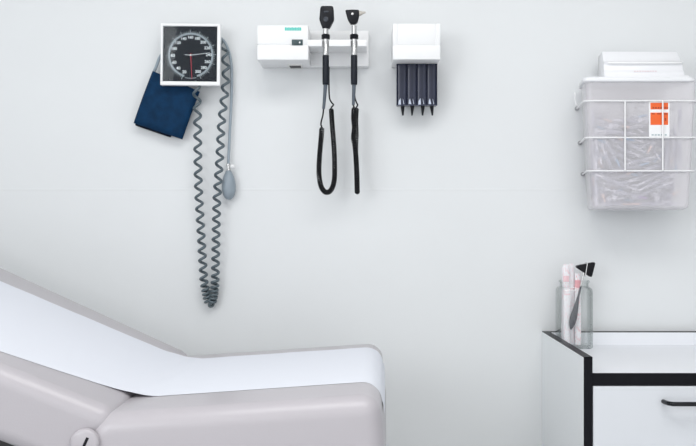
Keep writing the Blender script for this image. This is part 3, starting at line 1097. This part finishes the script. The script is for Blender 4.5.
# --- syringes inside (resting places found by dropping them into the bin)
SYR = [
(1,0.7223,-0.0799,1.2482,0.705,-0.132,0.695,-0.053),(0,0.6906,-0.0539,1.2497,0.637,-0.233,-0.668,0.307),(0,0.6743,-0.1042,1.2497,0.637,-0.536,-0.462,0.307),(0,0.7054,-0.0678,1.2497,0.536,-0.398,-0.584,0.461),
(1,0.6355,-0.1233,1.2482,0.698,-0.069,-0.704,0.116),(1,0.7588,-0.1162,1.2482,0.657,0.567,0.423,0.262),(0,0.749,-0.081,1.2617,0.322,0.778,-0.013,0.538),(0,0.6135,-0.0904,1.2575,0.754,0.627,0.194,0.004),
(0,0.68,-0.0996,1.2739,0.776,-0.49,0.377,-0.12),(0,0.6785,-0.042,1.2584,0.582,0.353,-0.664,-0.309),(1,0.7151,-0.1398,1.2482,0.092,-0.701,0.092,-0.701),(0,0.5876,-0.1252,1.2984,0.009,0.184,0.976,-0.118),
(1,0.7345,-0.1155,1.252,0.678,0.531,0.417,0.29),(0,0.7415,-0.0936,1.2691,0.725,-0.003,0.66,-0.197),(0,0.6448,-0.0539,1.2659,0.689,0.289,0.65,0.14),(0,0.6613,-0.1383,1.2741,0.102,-0.62,-0.082,0.774),
(1,0.7694,-0.1149,1.2653,0.096,-0.715,0.438,0.536),(0,0.6417,-0.0775,1.265,0.046,-0.627,0.207,0.75),(0,0.7275,-0.1284,1.282,0.429,-0.634,-0.546,0.34),(1,0.7696,-0.1179,1.2897,0.374,-0.257,-0.891,-0.031),
(0,0.7182,-0.0849,1.2817,0.114,0.399,0.571,0.708),(1,0.6653,-0.0944,1.2739,0.577,0.629,-0.514,-0.086),(0,0.6132,-0.0417,1.329,0.019,-0.981,0.127,-0.148),(0,0.6337,-0.1383,1.3046,0.216,0.762,0.316,0.522),
(0,0.6345,-0.0872,1.28,0.657,-0.071,0.695,0.283),(0,0.7311,-0.1114,1.2964,0.234,-0.71,0.053,-0.662),(0,0.7895,-0.081,1.2933,0.625,0.159,0.233,-0.727),(0,0.7389,-0.0925,1.2871,0.393,0.639,0.566,-0.342),
(0,0.7241,-0.0417,1.2896,0.105,-0.59,0.078,-0.797),(1,0.7857,-0.0518,1.2958,0.988,0.135,0.04,-0.067),(0,0.6348,-0.0501,1.3148,0.112,-0.262,-0.109,0.952),(1,0.6577,-0.0593,1.2906,0.532,0.476,-0.61,-0.344),
(1,0.7603,-0.0618,1.2801,0.315,-0.062,-0.315,0.893),(0,0.6921,-0.0995,1.2943,0.665,0.3,0.534,0.427),(0,0.5995,-0.1131,1.3013,0.147,-0.107,0.226,0.957),(0,0.5929,-0.0779,1.2883,0.928,-0.36,0.068,0.07),
(0,0.742,-0.1379,1.3053,0.077,-0.835,-0.114,0.533),(0,0.7728,-0.0816,1.3334,0.413,0.731,-0.523,0.147),(0,0.5937,-0.071,1.3497,0.343,-0.078,-0.155,-0.923),(1,0.7921,-0.0909,1.281,0.167,-0.623,0.724,0.245),
(1,0.7566,-0.0859,1.3282,0.721,-0.434,-0.165,-0.514),(0,0.6391,-0.0639,1.327,0.397,-0.759,0.474,-0.205),(0,0.7321,-0.1146,1.3191,0.279,-0.743,-0.278,0.541),(1,0.7974,-0.1398,1.3757,0.793,-0,-0,-0.609),
(0,0.6579,-0.0417,1.3318,0.904,0.054,-0.407,-0.119),(0,0.6631,-0.0679,1.3032,0.685,0.103,0.72,0.041),(0,0.6709,-0.0733,1.3185,0.185,0.68,-0.032,-0.709),(0,0.6722,-0.0564,1.3282,0.827,-0.053,-0.505,0.24),
(1,0.7439,-0.0402,1.322,0.269,-0.658,-0.272,0.649),(0,0.6801,-0.0914,1.3047,0.606,-0.144,-0.757,0.197),(1,0.7263,-0.1398,1.3134,0.781,-0.202,0.498,-0.317),(1,0.7878,-0.1316,1.3681,0.864,0.119,-0.018,-0.49),
(1,0.6686,-0.0798,1.2944,0.243,-0.629,0.32,-0.665),(1,0.5911,-0.0819,1.3879,0.055,0.312,0.915,-0.25),(1,0.7126,-0.1247,1.321,0.649,0.402,0.447,0.467),(0,0.7103,-0.1042,1.3275,0.545,-0.491,0.406,-0.545),
(1,0.6484,-0.1226,1.303,0.065,0.652,-0.379,-0.653),(0,0.7256,-0.0737,1.3254,0.361,0.715,-0.16,-0.578),(1,0.6205,-0.1077,1.3206,0.604,0.565,-0.052,-0.56),(0,0.766,-0.1383,1.3932,0.039,-0.382,-0.923,0.016),
(1,0.6461,-0.129,1.3167,0.548,-0.052,-0.827,-0.118),(0,0.7315,-0.0417,1.3357,0.269,0.658,-0.273,-0.649),(1,0.6183,-0.0948,1.3487,0.225,-0.81,-0.158,-0.518),(0,0.6989,-0.0735,1.3363,0.739,-0.204,0.643,0.002),
(0,0.7467,-0.1258,1.3469,0.288,-0.59,-0.567,0.496),(0,0.658,-0.057,1.3539,0.516,0.109,0.847,0.064),(0,0.6463,-0.0966,1.364,0.843,-0.302,-0.42,0.148),(1,0.5846,-0.1398,1.3752,0.924,-0,0,0.383),
(0,0.6234,-0.1202,1.354,0.94,0.129,-0.267,0.166),(1,0.6649,-0.1075,1.3368,0.571,-0.545,0.046,0.612),(0,0.7445,-0.1105,1.3468,0.296,-0.583,-0.56,0.51),(1,0.7758,-0.0803,1.3707,0.729,0.585,0.297,-0.198),
(0,0.7412,-0.0814,1.3502,0.609,-0.144,0.723,-0.293),(0,0.7081,-0.0417,1.376,0.845,-0.068,-0.519,0.111),(0,0.6699,-0.0417,1.378,0.326,0.484,-0.2,-0.787),(0,0.6471,-0.0559,1.3787,0.135,-0.872,0.069,-0.465),
(0,0.6674,-0.1313,1.3401,0.075,0.783,-0.106,-0.608),(0,0.6581,-0.1087,1.3794,0.418,-0.411,0.659,-0.471),(0,0.741,-0.1037,1.3646,0.305,0.473,0.058,0.825),(1,0.6247,-0.1398,1.3803,0.37,0.233,-0.097,-0.894),
(0,0.6807,-0.0959,1.3628,0.662,-0.533,-0.405,0.336),(1,0.6926,-0.1398,1.3583,0.629,-0.371,0.484,-0.482),(1,0.6613,-0.0546,1.3886,0.454,0.14,0.88,0.02),(0,0.6032,-0.0419,1.4414,0.037,-0.757,0.651,-0.043),
(0,0.6315,-0.0417,1.4554,0.128,-0.2,-0.026,0.971),(0,0.6338,-0.1213,1.3821,0.219,0.495,-0.146,-0.828),(0,0.6465,-0.1214,1.3934,0.031,-0.785,0.285,-0.549),(0,0.6593,-0.099,1.3924,0.577,0.207,0.785,0.087),
(1,0.7224,-0.073,1.3721,0.476,-0.39,0.778,-0.123),(0,0.7409,-0.1383,1.4253,0.769,0.15,0.195,0.59),(0,0.5964,-0.1047,1.3927,0.44,-0.134,-0.304,-0.834),(0,0.7115,-0.0505,1.3886,0.363,-0.474,-0.16,0.786),
(0,0.6938,-0.0874,1.3751,0.267,-0.599,-0.215,0.723),(1,0.6013,-0.0947,1.4371,0.446,0.703,0.491,-0.256),(0,0.7521,-0.0829,1.3813,0.005,0.429,0.552,0.715),(1,0.7179,-0.0698,1.4063,0.27,-0.154,0.369,0.876),
(1,0.7345,-0.12,1.3918,0.271,0.102,-0.291,-0.912),(0,0.6844,-0.0661,1.3976,0.563,-0.435,-0.452,0.538),(1,0.7324,-0.1243,1.4118,0.363,0.55,-0.699,-0.279),(1,0.7653,-0.1235,1.388,0.881,0.17,0.307,0.318),
(0,0.713,-0.1031,1.3979,0.42,0.632,-0.286,-0.585),(0,0.6573,-0.0583,1.4307,0.508,0.242,0.812,0.153),(0,0.7046,-0.0417,1.4085,0.336,0.441,-0.183,-0.812),(1,0.7896,-0.0685,1.3575,0.336,-0.071,0.144,0.928),
(1,0.6525,-0.1282,1.4047,0.4,0.56,0.594,0.418),(0,0.7683,-0.0918,1.4156,0.457,0.389,-0.242,0.762),(0,0.6664,-0.0827,1.4318,0.176,0.493,-0.201,-0.828),(1,0.771,-0.0496,1.4016,0.965,0.136,0.201,0.103),
(1,0.7023,-0.0656,1.3715,0.797,0.354,-0.356,-0.336),(1,0.6525,-0.0727,1.3855,0.637,0.373,-0.188,-0.648),(1,0.7948,-0.1146,1.417,0.077,0.56,0.82,-0.089),(0,0.6454,-0.0967,1.4202,0.357,0.149,-0.626,-0.677),
(0,0.5924,-0.0936,1.4575,0.018,-0.038,-0.367,-0.929),(1,0.7076,-0.0768,1.4193,0.436,-0.388,0.731,-0.353),(1,0.7544,-0.0773,1.4343,0.351,0.608,0.146,0.697),(0,0.7443,-0.0871,1.4224,0.287,0.074,-0.525,0.798),
(1,0.6407,-0.0603,1.455,0.217,-0.828,0.209,-0.473),(1,0.7346,-0.0402,1.4344,0.898,0.055,-0.421,-0.118),(1,0.7215,-0.0621,1.4376,0.479,-0.083,-0.39,0.782),(0,0.6664,-0.0973,1.4177,0.45,0.031,0.756,-0.475),
(0,0.6625,-0.0998,1.4514,0.683,0.523,-0.51,-0.03),(1,0.6698,-0.1398,1.401,0.505,-0.112,0.853,-0.067),(0,0.7574,-0.0586,1.4253,0.314,0.736,0.581,0.144),(1,0.6852,-0.0498,1.4592,0.224,0.586,0.072,0.775),
(1,0.7255,-0.1181,1.424,0.542,-0.162,0.806,0.175),(0,0.6645,-0.1045,1.4332,0.47,0.39,0.609,0.506),(0,0.7295,-0.0787,1.4463,0.22,0.689,0.111,-0.682),(1,0.7976,-0.1397,1.4621,0.652,0,-0,-0.758),
(0,0.7418,-0.1015,1.4613,0.387,-0.241,-0.647,0.611),(0,0.6385,-0.1297,1.4316,0.437,-0.479,-0.49,0.583),(1,0.7889,-0.0911,1.3951,0.859,0.077,-0.072,0.501),(1,0.7268,-0.112,1.4481,0.568,0.631,-0.281,-0.447),
(0,0.6638,-0.0724,1.4521,0.577,-0.313,0.754,0.033),(0,0.6989,-0.1121,1.4439,0.244,0.48,0.541,0.646),(0,0.6795,-0.1151,1.4602,0.681,-0.41,0.596,-0.111),(0,0.6826,-0.079,1.4694,0.125,-0.656,0.387,0.636),
]


def syringe_mesh(k, hub):
    h, r = (.055, .0056) if k == 0 else (.0425, .0045)
    b = nb()
    zb0 = -h + .022                            # barrel bottom
    zt0 = h - (.024 if k == 0 else .016)       # barrel top
    lathe(b, [(r * .98, zb0), (r, zb0 + .001), (r, zt0)], n=12, mi=0)
    lathe(b, [(r * 1.32, zt0), (r * 1.36, zt0 + .0006), (r * 1.3, zt0 + .0014)], n=12, mi=1)
    lathe(b, [(r * .84, zb0 + .022), (r * .84, zb0 + .027), (r * .3, zb0 + .029)], n=10, mi=3)
    lathe(b, [(r * .42, zb0 + .028), (r * .42, h - .0014), (r * 1.15, h - .0013), (r * 1.15, h)], n=8, mi=1)
    lathe(b, [(r * .30, -h), (r * .42, -h + .002), (r * .5, zb0 - .006), (r * .72, zb0 - .004), (r * .72, zb0)], n=10, mi=2)
    me = bpy.data.meshes.new('syringe')
    b.to_mesh(me)
    b.free()
    for m in ('syr', 'syrpl', hub, 'syrgr'):
        me.materials.append(M[m])
    me.shade_smooth()
    me.set_sharp_from_angle(angle=radians(40))
    return me


SM = {}
for k in (0, 1):
    for hname in ('syrpl', 'syrb', 'syro', 'syrp'):
        SM[k, hname] = syringe_mesh(k, hname)
rs = random.Random(4)
LBL = {
    (0, 'syrpl'): 'long clear used syringe in the jumble inside the milky sharps bin',
    (1, 'syrpl'): 'short clear used syringe in the jumble inside the milky sharps bin',
    (0, 'syrb'): 'long used syringe with light blue hub inside the milky sharps bin',
    (1, 'syrb'): 'short used syringe with light blue hub inside the milky sharps bin',
    (0, 'syro'): 'long used syringe with peach hub inside the milky sharps bin',
    (1, 'syro'): 'short used syringe with peach hub inside the milky sharps bin',
    (0, 'syrp'): 'used syringe with purple hub low inside the milky sharps bin',
}
# the purple one shows low at the right, near the front
pt = at(655, 196, .14)
best = min((i for i in range(len(SYR)) if SYR[i][0] == 0), key=lambda i: (Vector(SYR[i][1:4]) + Quaternion(SYR[i][4:8]) @ Vector((0, 0, -.04)) - pt).length)
for i, (k, x, y, z, qw, qx, qy, qz) in enumerate(SYR):
    hub = 'syrp' if i == best else rs.choice(['syrpl'] * 5 + ['syrb'] * 2 + ['syro'] * 2)
    o = bpy.data.objects.new('syringe', SM[k, hub])
    COL.objects.link(o)
    o.location = (x, y, z)
    o.rotation_mode = 'QUATERNION'
    o.rotation_quaternion = (qw, qx, qy, qz)
    tag(o, LBL[k, hub], 'syringe', 'used syringes in the sharps bin')

# ================================================================== CABINET
CD = .48                                       # depth
cx0 = at(583.9, 0, CD).x
th = mm(8.6, CD)
cx1 = cx0 + .50
ztop = at(0, 357.0, CD).z                      # top of the raised side
zc = at(0, 373.4, CD).z                        # worktop surface
zc0 = at(0, 385.6, CD).z
cab = thing('cabinet', ((cx0 + cx1) / 2, -.24, 0), 'white laminate cabinet with black edging and a raised lip around its top', 'cabinet')
eth = .0012
for nm, xa in (('l', cx0), ('r', cx1 - th)):
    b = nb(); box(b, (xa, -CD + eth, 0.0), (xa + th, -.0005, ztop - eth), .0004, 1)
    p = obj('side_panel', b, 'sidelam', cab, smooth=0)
    b = nb()
    box(b, (xa - .0002, -CD, 0.0), (xa + th + .0002, -CD + eth + .0002, ztop), .0003, 1)
    box(b, (xa - .0002, -CD, ztop - eth - .0002), (xa + th + .0002, -.0004, ztop), .0003, 1)
    e_ = obj('edge_band', b, 'blackedge', None, smooth=0); adopt(e_, p)
    tag(e_, 'black edge band')
ix0_, ix1_ = cx0 + th, cx1 - th
b = nb(); box(b, (ix0_, -CD + .004, zc0 + .0005), (ix1_, -.0008, zc), .0004, 1)
p = obj('worktop', b, 'laminate', cab, smooth=0)
b = nb(); box(b, (ix0_, -CD + .0005, zc0), (ix1_, -CD + .0045, zc + .0003), .0006, 1)
e_ = obj('edge_band', b, 'blackedge', None, smooth=0); adopt(e_, p); tag(e_, 'black front edge')
b = nb(); box(b, (ix0_, -.019, zc), (ix1_, -.0006, ztop - eth), .0003, 1)
p = obj('back_lip', b, 'laminate', cab, smooth=0)
b = nb(); box(b, (ix0_, -.0192, ztop - eth - .0002), (ix1_, -.0004, ztop), .0003, 1)
e_ = obj('edge_band', b, 'blackedge', None, smooth=0); adopt(e_, p); tag(e_, 'black top edge')
b = nb(); box(b, (ix0_, -.012, .08), (ix1_, -.001, zc0)); obj('back_panel', b, 'laminate', cab)
b = nb(); box(b, (ix0_, -CD + .02, .08), (ix1_, -.012, .10)); obj('bottom_panel', b, 'laminate', cab)
b = nb(); box(b, (ix0_, -CD + .05, 0), (ix1_, -CD + .065, .08)); obj('plinth', b, 'blackedge', cab)
zd1, zd0 = zc0 - .0015, zc0 - .20
b = nb(); box(b, (ix0_ + .002, -CD + .001, zd0), (ix1_ - .002, -CD + .019, zd1), .0006, 1)
box(b, (ix0_ + .015, -CD + .019, zd0 + .02), (ix1_ - .015, -.05, zd1 - .03))
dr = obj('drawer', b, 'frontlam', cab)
hx, hx_ = at(663.4, 0, CD).x, at(663.4, 0, CD).x + .148
hz_ = at(0, 403.2, CD + .02).z
b = nb()
hy0, hy1 = -CD - .0, -CD - .030
hpnts = [(hx, hy0 + .002, hz_), (hx, hy0 - .006, hz_), (hx + .004, hy0 - .021, hz_), (hx + .010, hy1 + .002, hz_), (hx + .020, hy1, hz_), (hx_ - .020, hy1, hz_), (hx_ - .010, hy1 + .002, hz_), (hx_ - .004, hy0 - .021, hz_), (hx_, hy0 - .006, hz_), (hx_, hy0 + .002, hz_)]
tube(b, spline(hpnts, 5), .0048, 12)
e_ = obj('handle', b, 'blackmetal', None, smooth=60); adopt(e_, dr); tag(e_, 'black bow handle')
for q in (0, 1):
    xm = (ix0_ + ix1_) / 2
    xa, xb_ = (ix0_ + .002, xm - .0015) if q == 0 else (xm + .0015, ix1_ - .002)
    b = nb(); box(b, (xa, -CD + .001, .085), (xb_, -CD + .019, zd0 - .003), .0006, 1)
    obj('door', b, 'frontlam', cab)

# ================================================================== JAR
jx0, jx1, jy0, jy1 = .5025, .5890, -.0985, -.0225
jb, jt = zc + .0003, at(0, 280.2, .06).z
jsh = at(0, 288.6, .06).z
jar = thing('glass_jar', ((jx0 + jx1) / 2, (jy0 + jy1) / 2, jb), 'clear square glass jar standing on the cabinet corner beside the wall', 'jar')
b = nb()
def jl(i, z, r=.014):
    return rrect(jx0 + i, jx1 - i, jy0 + i, jy1 - i, max(.004, r - i * .4), z, 5)
out = [jl(.004, jb), jl(.0012, jb + .0015), jl(0, jb + .005), jl(0, jsh - .006), jl(.0012, jsh - .001), jl(.004, jsh + .003), jl(.0065, jsh + .006, .03), jl(.0070, jt - .006, .03), jl(.0045, jt - .005, .03), jl(.0040, jt - .001, .03), jl(.0050, jt, .03)]
inn = [jl(.0072, jt, .03), jl(.0095, jsh + .006, .03), jl(.0065, jsh + .001), jl(.0036, jsh - .005), jl(.0036, jb + .009), jl(.006, jb + .0065)]
skin(b, out + inn, True, True)
obj('jar_glass', b, 'glass', jar, smooth=50)
zfl = jb + .0068                              # inside floor of the jar
# wrapped swab packets
PM = [pack_mat('pink print wrapper', (.84, .58, .62), 3., .166, .182), pack_mat('rose print wrapper', (.86, .66, .70), 7., .145, .149), pack_mat('red print wrapper', (.80, .36, .40), 11., .150, .170), pack_mat('pale wrapper', (.88, .74, .77), 5., .12, .13), pack_mat('white print wrapper', (.86, .66, .70), 9., .132, .136)]
packs = [  # x, y, width, height, lean x, print, words
    (.5225, -.066, .0155, .212, .002, 0, 'tall wrapped packet with a broad pink block near its top, left in the jar'),
    (.5225, -.048, .0155, .205, .002, 3, 'pale wrapped packet behind the pink-block packet at the left of the jar'),
    (.5392, -.054, .0145, .213, .001, 1, 'tall white packet with thin rose lines in the middle of the jar'),
    (.5392, -.040, .0145, .206, .001, 3, 'pale packet behind the tall white middle one in the jar'),
    (.5555, -.063, .0150, .188, .000, 2, 'wrapped packet with a red block just under the hammer head in the jar'),
    (.5555, -.048, .0150, .186, .000, 1, 'white packet behind the red-block one, rightmost in the jar'),
    (.5225, -.0770, .0160, .150, .001, 4, 'shorter white packet nearest the front glass of the jar'),
]
for (x, y, w, h, lean, mi, lb) in packs:
    b = nb()
    n = 14
    t = nb()
    loops = []
    for k in range(n + 1):
        s = k / n
        e_ = .0004 if k in (0, n) else .0017 + .0006 * sin(5 * s + x * 400)
        cx = lean * s + .0008 * sin(6 * s + y * 300)
        cy = .0015 * sin(3 * s + x * 90)
        loops.append([Vector((cx + w / 2 * dx_, cy + e_ * dy_, h * s)) for dx_, dy_ in ((-1, 0), (-.7, -1), (0, -1.15), (.7, -1), (1, 0), (.7, 1), (0, 1.15), (-.7, 1))])
    skin(b, loops)
    o = obj('swab_packet', b, PM[mi], None, smooth=60)
    o.location = (x, y, zfl)
    o.rotation_euler = (0, 0, rs.uniform(-.06, .06))
    tag(o, lb, 'wrapped packet', 'wrapped packets in the jar')

# reflex hammer leaning in the jar
hd = .0800
ht, hn = at(570.8, 329.5, .088), at(585.3, 266.5, .070)
ham = thing('reflex_hammer', ht, 'reflex hammer with black triangular rubber head leaning in the glass jar', 'reflex hammer')
b = nb()
ax = (hn - ht)
L = ax.length
prf = [(.0016, 0), (.0050, .007), (.0082, .018), (.0094, .030), (.0080, .048), (.0048, .072), (.0030, .090), (.0023, .118)]
lathe(b, prf, ht, ax, 16, scale=(1, .5))
o = obj('handle', b, 'steelgrey', ham, smooth=60); tag(o, 'dark grey leaf-shaped handle')
b = nb(); lathe(b, [(.0021, .116), (.0021, L - .012)], ht, ax, 12); obj('shank', b, 'chrome', ham)
b = nb()
tri = [at(574.2, 266.0, .07), at(595.0, 261.8, .07), at(591.0, 277.6, .07)]
poly = round_poly([(p.x, p.z, .0035) for p in tri][::-1] if False else [(p.x, p.z, .0035) for p in tri], 5)
prism(b, poly, -.080, -.060, .0015, 2)
obj('rubber_head', b, 'rubber', ham)
b = nb()
c0, c1 = at(586.6, 262.4, .07), at(584.4, 276.2, .07)
up = (c0 - c1).normalized()
sd = Vector((up.z, 0, -up.x)) * .0012
pts = [c1 - sd, c1 + sd, c0 + sd, c0 - sd]
prism(b, [(p.x, p.z) for p in pts], -.0808, -.0592, .0003, 1)
obj('collar', b, 'chrome', ham)

# ================================================================== EXAM TABLE
YN, YF = -.957, -.262                          # near and far side
H = at(84, 444.5, CAMD - 1.545)               # hinge
Hx, Hz = H.x, H.z
ST, BT = radians(3.9), radians(24.6)
table = thing('exam_table', (-.35, (YN + YF) / 2, 0), 'grey vinyl padded exam table with raised backrest along the wall', 'exam table')


def seat_w(u, n):
    return (Hx + u * cos(ST) - n * sin(ST), Hz + u * sin(ST) + n * cos(ST))


def back_w(v, n):
    return (Hx - v * cos(BT) + n * sin(BT), Hz + v * sin(BT) + n * cos(BT))


SN = .0525                                     # seat top above the hinge
BN = .0760
su1 = (.0245 - Hx) / cos(ST) + .003
prof = round_poly([(*seat_w(.006, SN), .052), (*seat_w(su1, SN), .034), (*seat_w(su1 + .004, -.115), .045), (*seat_w(.000, -.115), .045)], 10)
b = nb(); pillow(b, prof, YN - .003, YF + .002, .033, 9)


def foot_skew(q):
    # the foot end is not quite square to the wall
    s = max(0, q.x + .20) / .22
    w_ = (q.y - YN) / (YF - YN)
    q.x += s * (-.003 + .013 * w_)


for q in b.verts:
    foot_skew(q.co)
seat = obj('seat_cushion', b, 'vinyl', table, smooth=80)
prof = round_poly([(*back_w(.86, BN), .045), (*back_w(-.052, BN), .030), (*back_w(.012, -.044), .030), (*back_w(.86, -.044), .034)], 10)
b = nb(); pillow(b, prof, YN + .002, YF - .001, .029, 9)
for q in b.verts:                              # the back pad widens a little towards its head end
    q.co.y -= max(0, Hx - q.co.x) * .20 * (YF - q.co.y) / (YF - YN)
back = obj('backrest_cushion', b, 'vinyl', table, smooth=80)
for y, s in ((YN - .005, -1), (YF + .003, 1)):
    b = nb()
    hc = at(84, 444.0, -YN + .012)
    lathe(b, [(.0240, -.004), (.0240, .004), (.0225, .0065), (.018, .0082), (0, .0090)], (hc.x, y, hc.z), (0, s, 0), 36)
    p = obj('hinge_cap', b, 'vinyl', table, smooth=60); tag(p, 'round grey hinge cap')
    b = nb()
    box(b, (-.0024, -.0012, -.0085), (.0024, .0012, .0085), .0008, 2, mat=Matrix.Translation((hc.x + .003, y + s * .0085, hc.z + .003)) @ Matrix.Rotation(radians(24), 4, 'Y'))
    e_ = obj('slot', b, 'black', None); adopt(e_, p); tag(e_, 'black slot')
# steel frame under the backrest, pedestal under the seat
b = nb()
for y in (YN + .035, YF - .065):
    b = nb(); prism(b, [back_w(.02, -.046), back_w(.80, -.046), back_w(.80, -.082), back_w(.02, -.082)], y, y + .03, .003, 2)
    obj('frame_bar', b, 'framemetal', table)
b = nb(); box(b, (-.46, YN + .05, .08), (0.01, YF - .05, Hz - .10), .01, 3)
obj('pedestal', b, 'ivory', table)
b = nb(); box(b, (-.44, YN + .08, 0), (-.01, YF - .08, .08), .004, 2)
obj('plinth', b, 'blackedge', table)

# paper sheet over the table
PN = [(-.95, 1.53), (-.66, 1.555), (-.55, 1.605), (-.47, 1.645), (-.42, 1.66), (.2, 1.66)]     # near edge: distance from the lens along x
PF = [(-.95, 2.04), (-.80, 2.06), (-.60, 2.09), (-.40, 2.12), (.2, 2.12)]


def lerp_tab(tab, x):
    for (xa, a), (xb2, c2) in zip(tab, tab[1:]):
        if x <= xb2:
            return a + (c2 - a) * max(0, (x - xa)) / (xb2 - xa)
    return tab[-1][1]


OFF = .0019
path = []
v = .80
while v > .055:
    path.append(Vector(back_w(v, BN + OFF)))
    v -= .02
a = Vector(back_w(.045, BN + OFF)); c3 = Vector(seat_w(.105, SN + OFF))
td = Vector((cos(BT), -sin(BT))); ts = Vector((cos(ST), sin(ST)))
den = td.x * ts.y - td.y * ts.x
kk = ((c3.x - a.x) * ts.y - (c3.y - a.y) * ts.x) / den
ctrl = a + td * kk
for i in range(17):
    u = i / 16
    path.append(a * (1 - u) ** 2 + ctrl * 2 * u * (1 - u) + c3 * u * u)
u = .12
while u < su1 - .036:
    path.append(Vector(seat_w(u, SN + OFF)))
    u += .02
R_ = .034 + OFF
cc = Vector(seat_w(su1 - .034, SN - .034))
for i in range(13):
    th_ = pi / 2 * i / 12
    dx_, dz_ = R_ * sin(th_), R_ * cos(th_)
    path.append(cc + Vector((dx_ * cos(ST) - dz_ * sin(ST), dx_ * sin(ST) + dz_ * cos(ST))))
for i in range(1, 4):
    path.append(Vector(seat_w(su1 + OFF + .002 + .0004 * i, SN - .034 - .008 * i)))
t = nb()
W = 26
rows_ = []
for i, p in enumerate(path):
    Dn, Df = lerp_tab(PN, p.x), lerp_tab(PF, p.x)
    row = []
    for j in range(W + 1):
        w = j / W
        D = Dn + (Df - Dn) * w
        lift = .0005 * sin(i * .9 + 3 * w) * sin(w * 17)
        edge = max(0, 1 - min(w, 1 - w) / .06)
        lift -= .0010 * edge * min(1, abs(p.x + .43) / .06)
        row.append(t.verts.new((p.x, D - CAMD, p.y + max(lift, -.0010))))
    rows_.append(row)
for a_, c_ in zip(rows_, rows_[1:]):
    for j in range(W):
        t.faces.new([a_[j], c_[j], c_[j + 1], a_[j + 1]])
for q in t.verts:
    foot_skew(q.co)
bmesh.ops.recalc_face_normals(t, faces=t.faces)
b = nb(); merge(b, t)
bmesh.ops.solidify(b, geom=b.faces[:], thickness=.0004)
o = obj('table_paper', b, 'paper', None, smooth=80)
tag(o, 'long white paper sheet laid over the grey exam table', 'table paper')

# ================================================================== LIGHT
def area(name, loc, tgt, sx, sy, power, col=(1, 1, 1)):
    L = bpy.data.lights.new(name, 'AREA')
    L.shape = 'RECTANGLE'
    L.size, L.size_y = sx, sy
    L.energy = power
    L.color = col
    o = bpy.data.objects.new(name, L)
    COL.objects.link(o)
    o.location = loc
    o.rotation_euler = (Vector(tgt) - Vector(loc)).to_track_quat('-Z', 'Y').to_euler()
    return o


area('ceiling_light', (.2, -1.75, 2.70), (.2, -1.75, 0), 1.8, .9, 21, (1, .99, .985))
area('daylight', (-1.7, -3.0, 1.9), (.6, 0, 1.2), 1.2, 1.2, 15, (.95, .98, 1))
w = bpy.data.worlds.new('World')
SC.world = w
w.use_nodes = True
bg = w.node_tree.nodes['Background']
bg.inputs[0].default_value = (.965, .98, 1, 1)
bg.inputs[1].default_value = 1.0

# ================================================================== CAMERA
cam = bpy.data.cameras.new('camera')
cam.sensor_width = 36
cam.lens = FPX / 696 * 36
cam.shift_x = -(VX - 348) / 696
cam.clip_start = .05
co = bpy.data.objects.new('camera', cam)
COL.objects.link(co)
co.location = (0, -CAMD, CZ)
co.rotation_euler = (radians(90), 0, 0)
SC.camera = co
vs = SC.view_settings
vs.view_transform = 'Standard'
vs.look = 'None'
vs.exposure = 0.25
vs.gamma = 1
vs.use_curve_mapping = False
SC.cycles.transparent_max_bounces = 24
SC.cycles.max_bounces = 12
